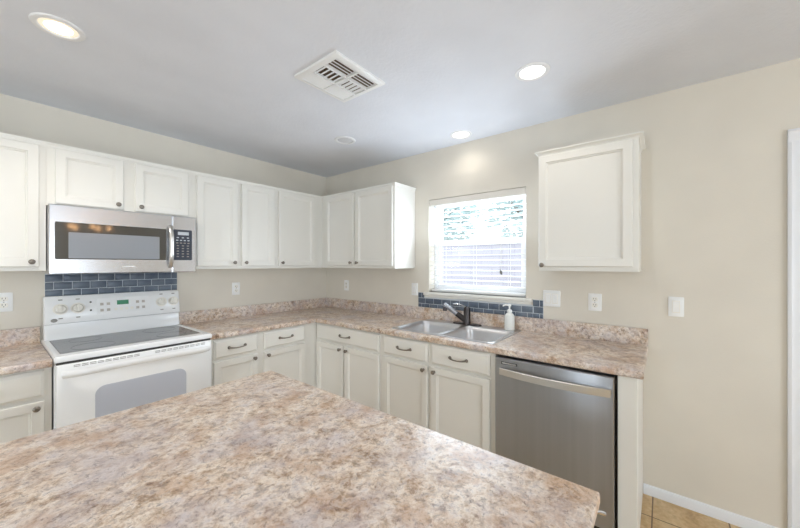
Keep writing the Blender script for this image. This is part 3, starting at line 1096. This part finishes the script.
def basin(y0, y1, hole, corner):
    """rim half plus bowl; x runs from -0.578 to -0.032"""
    X0, X1 = -0.578, -0.030
    hx0, hx1, hy0, hy1 = hole
    bm = BM()
    Lp = lambda a0, a1, b0, b1, r, z: [Vector((x, y, z)) for x, y in rrect(a0, a1, b0, b1, r, 6)]
    e = 0.004
    yl, yh = (y0, y1 - e) if corner == 'hi' else (y0 + e, y1)
    ro = [0.03 if corner == 'hi' else 1e-4, 0.03 if corner == 'hi' else 1e-4, 0.03 if corner == 'lo' else 1e-4, 0.03 if corner == 'lo' else 1e-4]
    loops = [Lp(X0, X1, y0, y1, ro, 0.9150), Lp(X0 + e, X1 - e, yl, yh, ro, ZR),
             Lp(hx0 - 0.004, hx1 + 0.004, hy0 - 0.004, hy1 + 0.004, 0.055, ZR - 0.0008), Lp(hx0, hx1, hy0, hy1, 0.052, ZR - 0.004),
             Lp(hx0 + 0.004, hx1 - 0.004, hy0 + 0.004, hy1 - 0.004, 0.05, 0.88), Lp(hx0 + 0.014, hx1 - 0.014, hy0 + 0.014, hy1 - 0.014, 0.055, 0.775),
             Lp(hx0 + 0.03, hx1 - 0.03, hy0 + 0.03, hy1 - 0.03, 0.06, 0.750), Lp(hx0 + 0.06, hx1 - 0.06, hy0 + 0.06, hy1 - 0.06, 0.06, 0.744)]
    loft(bm, loops, False, True)
    o = obj('basin', bm, M_sink, sk, angle=50)
    bm = BM()
    lathe(bm, ((hx0 + hx1) / 2, (hy0 + hy1) / 2, 0.7445), (0, 0, 1), [(0.045, 0), (0.044, 0.002), (0.036, 0.003), (0.030, 0.001), (0.01, 0.001), (0.008, 0.006)], 20)
    obj('drain', bm, M_chrome, o)


basin(-1.897, -1.478, (-0.548, -0.135, -1.880, -1.508), 'hi')
basin(-2.318, -1.897, (-0.548, -0.135, -2.288, -1.914), 'lo')

# faucet
fa = thing('kitchen_faucet', 'dark metal pull-out faucet with chrome top lever on the sink ledge', 'faucet', (-0.085, -1.885, ZR))
fx, fy = -0.083, -1.885
bm = BM()
loft(bm, [[Vector((x, y, z)) for x, y in rrect(fx - 0.028 + i, fx + 0.028 - i, fy - 0.125 + i, fy + 0.125 - i, 0.027 - i, 6)] for i, z in ((0, ZR - 0.001), (0, ZR + 0.006), (0.006, ZR + 0.010))])
obj('deck_plate', bm, M_bronze, fa)
bm = BM(); lathe(bm, (fx, fy, ZR + 0.008), (0, 0, 1), [(0.031, 0), (0.030, 0.012), (0.0275, 0.02), (0.0275, 0.105), (0.026, 0.110)], 24)
obj('faucet_body', bm, M_bronze, fa)
bm = BM(); lathe(bm, (fx, fy, ZR + 0.118), (0, 0, 1), [(0.026, 0), (0.0265, 0.003), (0.024, 0.018), (0.015, 0.027), (0.004, 0.030)], 24)
cpn = obj('lever_cap', bm, M_bronze, fa)
bm = BM()
dl = Vector((-0.5, 0.866, 0))
tube(bm, [Vector((fx, fy, ZR + 0.142)) + dl * a + Vector((0, 0, b_)) for a, b_ in ((0.0, 0), (0.03, 0.010), (0.06, 0.022), (0.09, 0.026), (0.112, 0.024))], [0.006, 0.005, 0.006, 0.009, 0.004], 10, flat=(1.2, 0.6))
obj('lever', bm, M_chrome, cpn, label='chrome lever')
bm = BM()
s0 = Vector((fx, fy, ZR + 0.030))
tube(bm, [s0 + dl * a + Vector((0, 0, b_)) for a, b_ in ((0.0, 0.0), (0.03, 0.018), (0.06, 0.040), (0.085, 0.058))], [0.025, 0.024, 0.022, 0.021], 16)
obj('spout_arm', bm, M_bronze, fa)
bm = BM()
tube(bm, [s0 + dl * a + Vector((0, 0, b_)) for a, b_ in ((0.083, 0.0565), (0.12, 0.084), (0.16, 0.114), (0.178, 0.126), (0.190, 0.128))], [0.019, 0.019, 0.0205, 0.0205, 0.014], 16)
sp_ = obj('spray_wand', bm, M_wand, fa, label='brushed chrome spray wand')
bm = BM()
tube(bm, [s0 + dl * a + Vector((0, 0, b_)) for a, b_ in ((0.172, 0.118), (0.178, 0.098), (0.180, 0.078))], [0.014, 0.0165, 0.017], 16)
obj('spray_nozzle', bm, M_bronze, sp_)

# soap dispenser
sd = thing('soap_dispenser', 'white pump soap bottle at the back corner of the sink', 'soap dispenser', (-0.072, -2.238, ZR))
px_, py_ = -0.078, -2.236
bm = BM()
lathe(bm, (px_, py_, ZR), (0, 0, 1), [(0.034, 0), (0.037, 0.004), (0.037, 0.095), (0.035, 0.108), (0.024, 0.122), (0.016, 0.126), (0.016, 0.134)], 28)
obj('bottle', bm, M_soapglass, sd)
bm = BM()
lathe(bm, (px_, py_, ZR + 0.132), (0, 0, 1), [(0.018, 0), (0.018, 0.016), (0.012, 0.020), (0.006, 0.022), (0.006, 0.044), (0.013, 0.045), (0.013, 0.057), (0.009, 0.060)], 20)
pm = obj('pump', bm, M_plate, sd)
bm = BM()
tube(bm, [(px_, py_, ZR + 0.184), (px_ - 0.014, py_ + 0.024, ZR + 0.186), (px_ - 0.022, py_ + 0.038, ZR + 0.181), (px_ - 0.024, py_ + 0.042, ZR + 0.174)], [0.007, 0.006, 0.0055, 0.004], 10)
obj('nozzle', bm, M_plate, pm)

# ------------------------------------------------------------------ outlets and switches
def outlet(fr, u, z, label, w=0.072):
    t = thing('wall_outlet', label, 'outlet', fr(u, 0, z), 'white wall outlets')
    bm = BM(); loft(bm, [[fr(a, d, b_) for a, b_ in rrect(u - w / 2 + i, u + w / 2 - i, z - 0.058 + i, z + 0.058 - i, 0.005, 3)] for i, d in ((0, 0.0005), (0, 0.004), (0.003, 0.006))])
    obj('cover_plate', bm, M_plate, t)
    for s in (-1, 1):
        zc = z + s * 0.0195
        bm = BM(); loft(bm, [[fr(a, d, b_) for a, b_ in rrect(u - 0.017, u + 0.017, zc - 0.0145, zc + 0.0145, 0.010, 4)] for d in (0.0055, 0.0078)])
        r = obj('receptacle', bm, M_bisque, t)
        bm = BM()
        for q in (-0.0065, 0.0065):
            box(bm, fr, u + q - 0.0012, u + q + 0.0012, 0.0075, 0.0083, zc - 0.001, zc + 0.008)
        lathe(bm, fr(u, 0.0075, zc - 0.008), fr(0, 1, 0) - fr(0, 0, 0), [(0.0025, 0), (0.0025, 0.0008)], 8)
        obj('slots', bm, M_slot, r)
    bm = BM(); lathe(bm, fr(u, 0.0058, z), fr(0, 1, 0) - fr(0, 0, 0), [(0.003, 0), (0.0028, 0.001), (0.001, 0.0014)], 8)
    obj('screw', bm, M_mark, t)


def switch(fr, u, z, n, label):
    t = thing('light_switch', label, 'switch', fr(u, 0, z), 'white rocker switches')
    w = 0.072 if n == 1 else 0.116
    bm = BM(); loft(bm, [[fr(a, d, b_) for a, b_ in rrect(u - w / 2 + i, u + w / 2 - i, z - 0.058 + i, z + 0.058 - i, 0.005, 3)] for i, d in ((0, 0.0005), (0, 0.004), (0.003, 0.006))])
    obj('cover_plate', bm, M_plate, t)
    for k in range(n):
        uc = u + (k - (n - 1) / 2) * 0.046
        bm = BM(); loft(bm, [rl(fr, uc - 0.0185, uc + 0.0185, z - 0.036, z + 0.036, i, d) for i, d in ((0, 0.0045), (0, 0.0072), (0.0015, 0.0078))])
        bz = obj('rocker_frame', bm, M_bisque, t)
        bm = BM()
        loft(bm, [[fr(uc - 0.0155, 0.0075, z - 0.031), fr(uc + 0.0155, 0.0075, z - 0.031), fr(uc + 0.0155, 0.0075, z + 0.031), fr(uc - 0.0155, 0.0075, z + 0.031)],
                  [fr(uc - 0.0150, 0.0090, z - 0.030), fr(uc + 0.0150, 0.0090, z - 0.030), fr(uc + 0.0150, 0.0125, z + 0.030), fr(uc - 0.0150, 0.0125, z + 0.030)]])
        obj('rocker', bm, M_plate, bz)


outlet(A, -2.466, 1.183, 'white outlet on the wall on the far side of the stove')
outlet(A, -1.070, 1.184, 'white outlet above the counter between the stove and corner')
outlet(B, 0.352, 1.176, 'white outlet on the window wall closest to the room corner')
switch(B, 1.300, 1.176, 1, 'white single switch beside the window, under the corner cabinet end')
switch(B, 2.514, 1.167, 2, 'white double rocker switch under the lone cabinet, next to the window tile')
outlet(B, 2.785, 1.160, 'white outlet below the middle of the lone wall cabinet', 0.078)
switch(B, 3.201, 1.163, 1, 'white single rocker switch on the bare wall towards the doorway')

# ------------------------------------------------------------------ recessed lights
G_l = 'recessed ceiling lights'


def can_light(x, y, label, on=True, watts=14, r=0.088, rim=False):
    t = thing('recessed_light', label, 'ceiling light', (x, y, H), G_l)
    bm = BM()
    lathe(bm, (x, y, H), (0, 0, -1), [(r, 0), (r - 0.003, 0.005), (r - 0.012, 0.008), (r - 0.022, 0.006), (r - 0.026, 0.0005)], 40, start=False, end=False)
    obj('trim_ring', bm, M_ring, t)
    bm = BM()
    lathe(bm, (x, y, H - 0.0008), (0, 0, -1), [(r - 0.024, 0), (r - 0.030, 0.002), (0.02, 0.003)], 40)
    ln = obj('lens', bm, M_rim if rim else M_lens if on else M_lensoff, t)
    if rim:
        bm = BM()
        lathe(bm, (x, y, H - 0.002), (0, 0, -1), [(0.047, 0), (0.045, 0.003), (0.02, 0.004)], 32)
        obj('bulb_face', bm, M_lens, ln)
    if on:
        d = bpy.data.lights.new('downlight', 'SPOT')
        d.energy = watts
        d.color = (1.0, 0.93, 0.85)
        d.spot_size = math.radians(150)
        d.spot_blend = 0.7
        d.shadow_soft_size = 0.05
        lo = bpy.data.objects.new('downlight', d)
        COL.objects.link(lo)
        lo.parent = t
        lo.location = (0, 0, -0.02)


can_light(-2.338, -1.072, 'lit recessed light above the stove counter, nearest the stove wall', watts=22, rim=True)
can_light(-0.710, -2.590, 'lit recessed light nearest the lone wall cabinet', watts=4.5)
can_light(-0.178, -1.880, 'lit recessed light close to the wall above the sink window', watts=1.8)
can_light(-2.338, -2.585, 'lit recessed light straight above the kitchen island worktop', watts=8)
can_light(-0.670, -1.066, 'unlit recessed light nearest the room corner', on=False)

# ------------------------------------------------------------------ ceiling vent
vt = thing('ceiling_vent', 'square white louvred air vent in the ceiling', 'vent', (-1.306, -1.73, H))
vx0, vx1, vy0, vy1 = -1.487, -1.125, -1.905, -1.560
bm = BM(); box(bm, W, vx0 + 0.03, vx1 - 0.03, vy0 + 0.03, vy1 - 0.03, H - 0.003, H - 0.0005)
obj('duct_opening', bm, M_ventback, vt)
bm = BM()
R4 = lambda i, z: [Vector((vx0 + i, vy0 + i, z)), Vector((vx1 - i, vy0 + i, z)), Vector((vx1 - i, vy1 - i, z)), Vector((vx0 + i, vy1 - i, z))]
loft(bm, [R4(0, H), R4(0, H - 0.012), R4(0.006, H - 0.016), R4(0.030, H - 0.018), R4(0.032, H - 0.004)], False, False)
xs_ = [vx0 + 0.032, (vx0 + vx1) / 2 - 0.006, (vx0 + vx1) / 2 + 0.006, vx1 - 0.032]
wy = (vy1 - vy0 - 0.064 - 0.016) / 3
ys_ = [(vy0 + 0.032 + k * (wy + 0.008), vy0 + 0.032 + k * (wy + 0.008) + wy) for k in range(3)]
box(bm, W, xs_[1], xs_[2], vy0 + 0.03, vy1 - 0.03, H - 0.018, H - 0.003)
for k in range(2):
    box(bm, W, vx0 + 0.03, vx1 - 0.03, ys_[k][1], ys_[k + 1][0], H - 0.018, H - 0.003)
obj('vent_frame', bm, M_vent, vt)


def louvres(x0, x1, y0, y1, along, n, ang, wide=0.5):
    bm = BM()
    L = (y1 - y0) if along == 'x' else (x1 - x0)
    for k in range(n):
        c_ = (k + 0.5) * L / n
        w_ = L / n * wide
        a = math.radians(ang)
        dx, dz = w_ * math.cos(a), min(0.0065, w_ * abs(math.sin(a))) * (1 if ang > 0 else -1)
        q = [(-dx, -dz), (dx, dz), (dx, dz - 0.0012), (-dx, -dz - 0.0012)]
        if along == 'x':
            loft(bm, [[Vector((x, y0 + c_ + a_, H - 0.0105 + b_)) for a_, b_ in q] for x in (x0, x1)])
        else:
            loft(bm, [[Vector((x0 + c_ + a_, y, H - 0.0105 + b_)) for a_, b_ in q] for y in (y0, y1)])
    obj('louvre_bank', bm, M_vent, vt)


for (x0, x1), a_mid in (((xs_[0], xs_[1]), 18), ((xs_[2], xs_[3]), -8)):
    louvres(x0, x1, ys_[0][0], ys_[0][1], 'x', 4, 16, 0.27)
    louvres(x0, x1, ys_[1][0], ys_[1][1], 'y', 5, a_mid, 0.30)
    louvres(x0, x1, ys_[2][0], ys_[2][1], 'x', 5, -20, 0.47)

# ------------------------------------------------------------------ chandelier behind the camera (mirrored in the microwave)
ch = thing('chandelier', 'dark chandelier with warm bulbs hanging over the dining area behind the camera', 'chandelier', (-1.38, -5.6, H))
cxp, cyp, czp = -1.38, -5.6, 1.95
bm = BM()
lathe(bm, (cxp, cyp, H), (0, 0, -1), [(0.06, 0), (0.055, 0.02), (0.012, 0.03), (0.008, 0.3), (0.03, 0.36), (0.04, 0.42), (0.02, 0.50), (0.005, 0.53)], 16)
obj('stem', bm, M_pewter, ch)
for k in range(5):
    a = k * 2 * math.pi / 5 + 0.3
    e = Vector((math.cos(a), math.sin(a), 0))
    bm = BM()
    c_ = Vector((cxp, cyp, czp))
    tube(bm, [c_ + e * 0.02, c_ + e * 0.12 + Vector((0, 0, -0.06)), c_ + e * 0.22 + Vector((0, 0, -0.03)), c_ + e * 0.26 + Vector((0, 0, 0.03))], 0.007, 8)
    lathe(bm, c_ + e * 0.26 + Vector((0, 0, 0.02)), (0, 0, 1), [(0.02, 0), (0.016, 0.05)], 10)
    am = obj('arm', bm, M_pewter, ch)
    bm = BM()
    lathe(bm, c_ + e * 0.26 + Vector((0, 0, 0.07)), (0, 0, 1), [(0.012, 0), (0.028, 0.03), (0.028, 0.05), (0.012, 0.085), (0.002, 0.10)], 14)
    obj('bulb', bm, M_bulb, am)
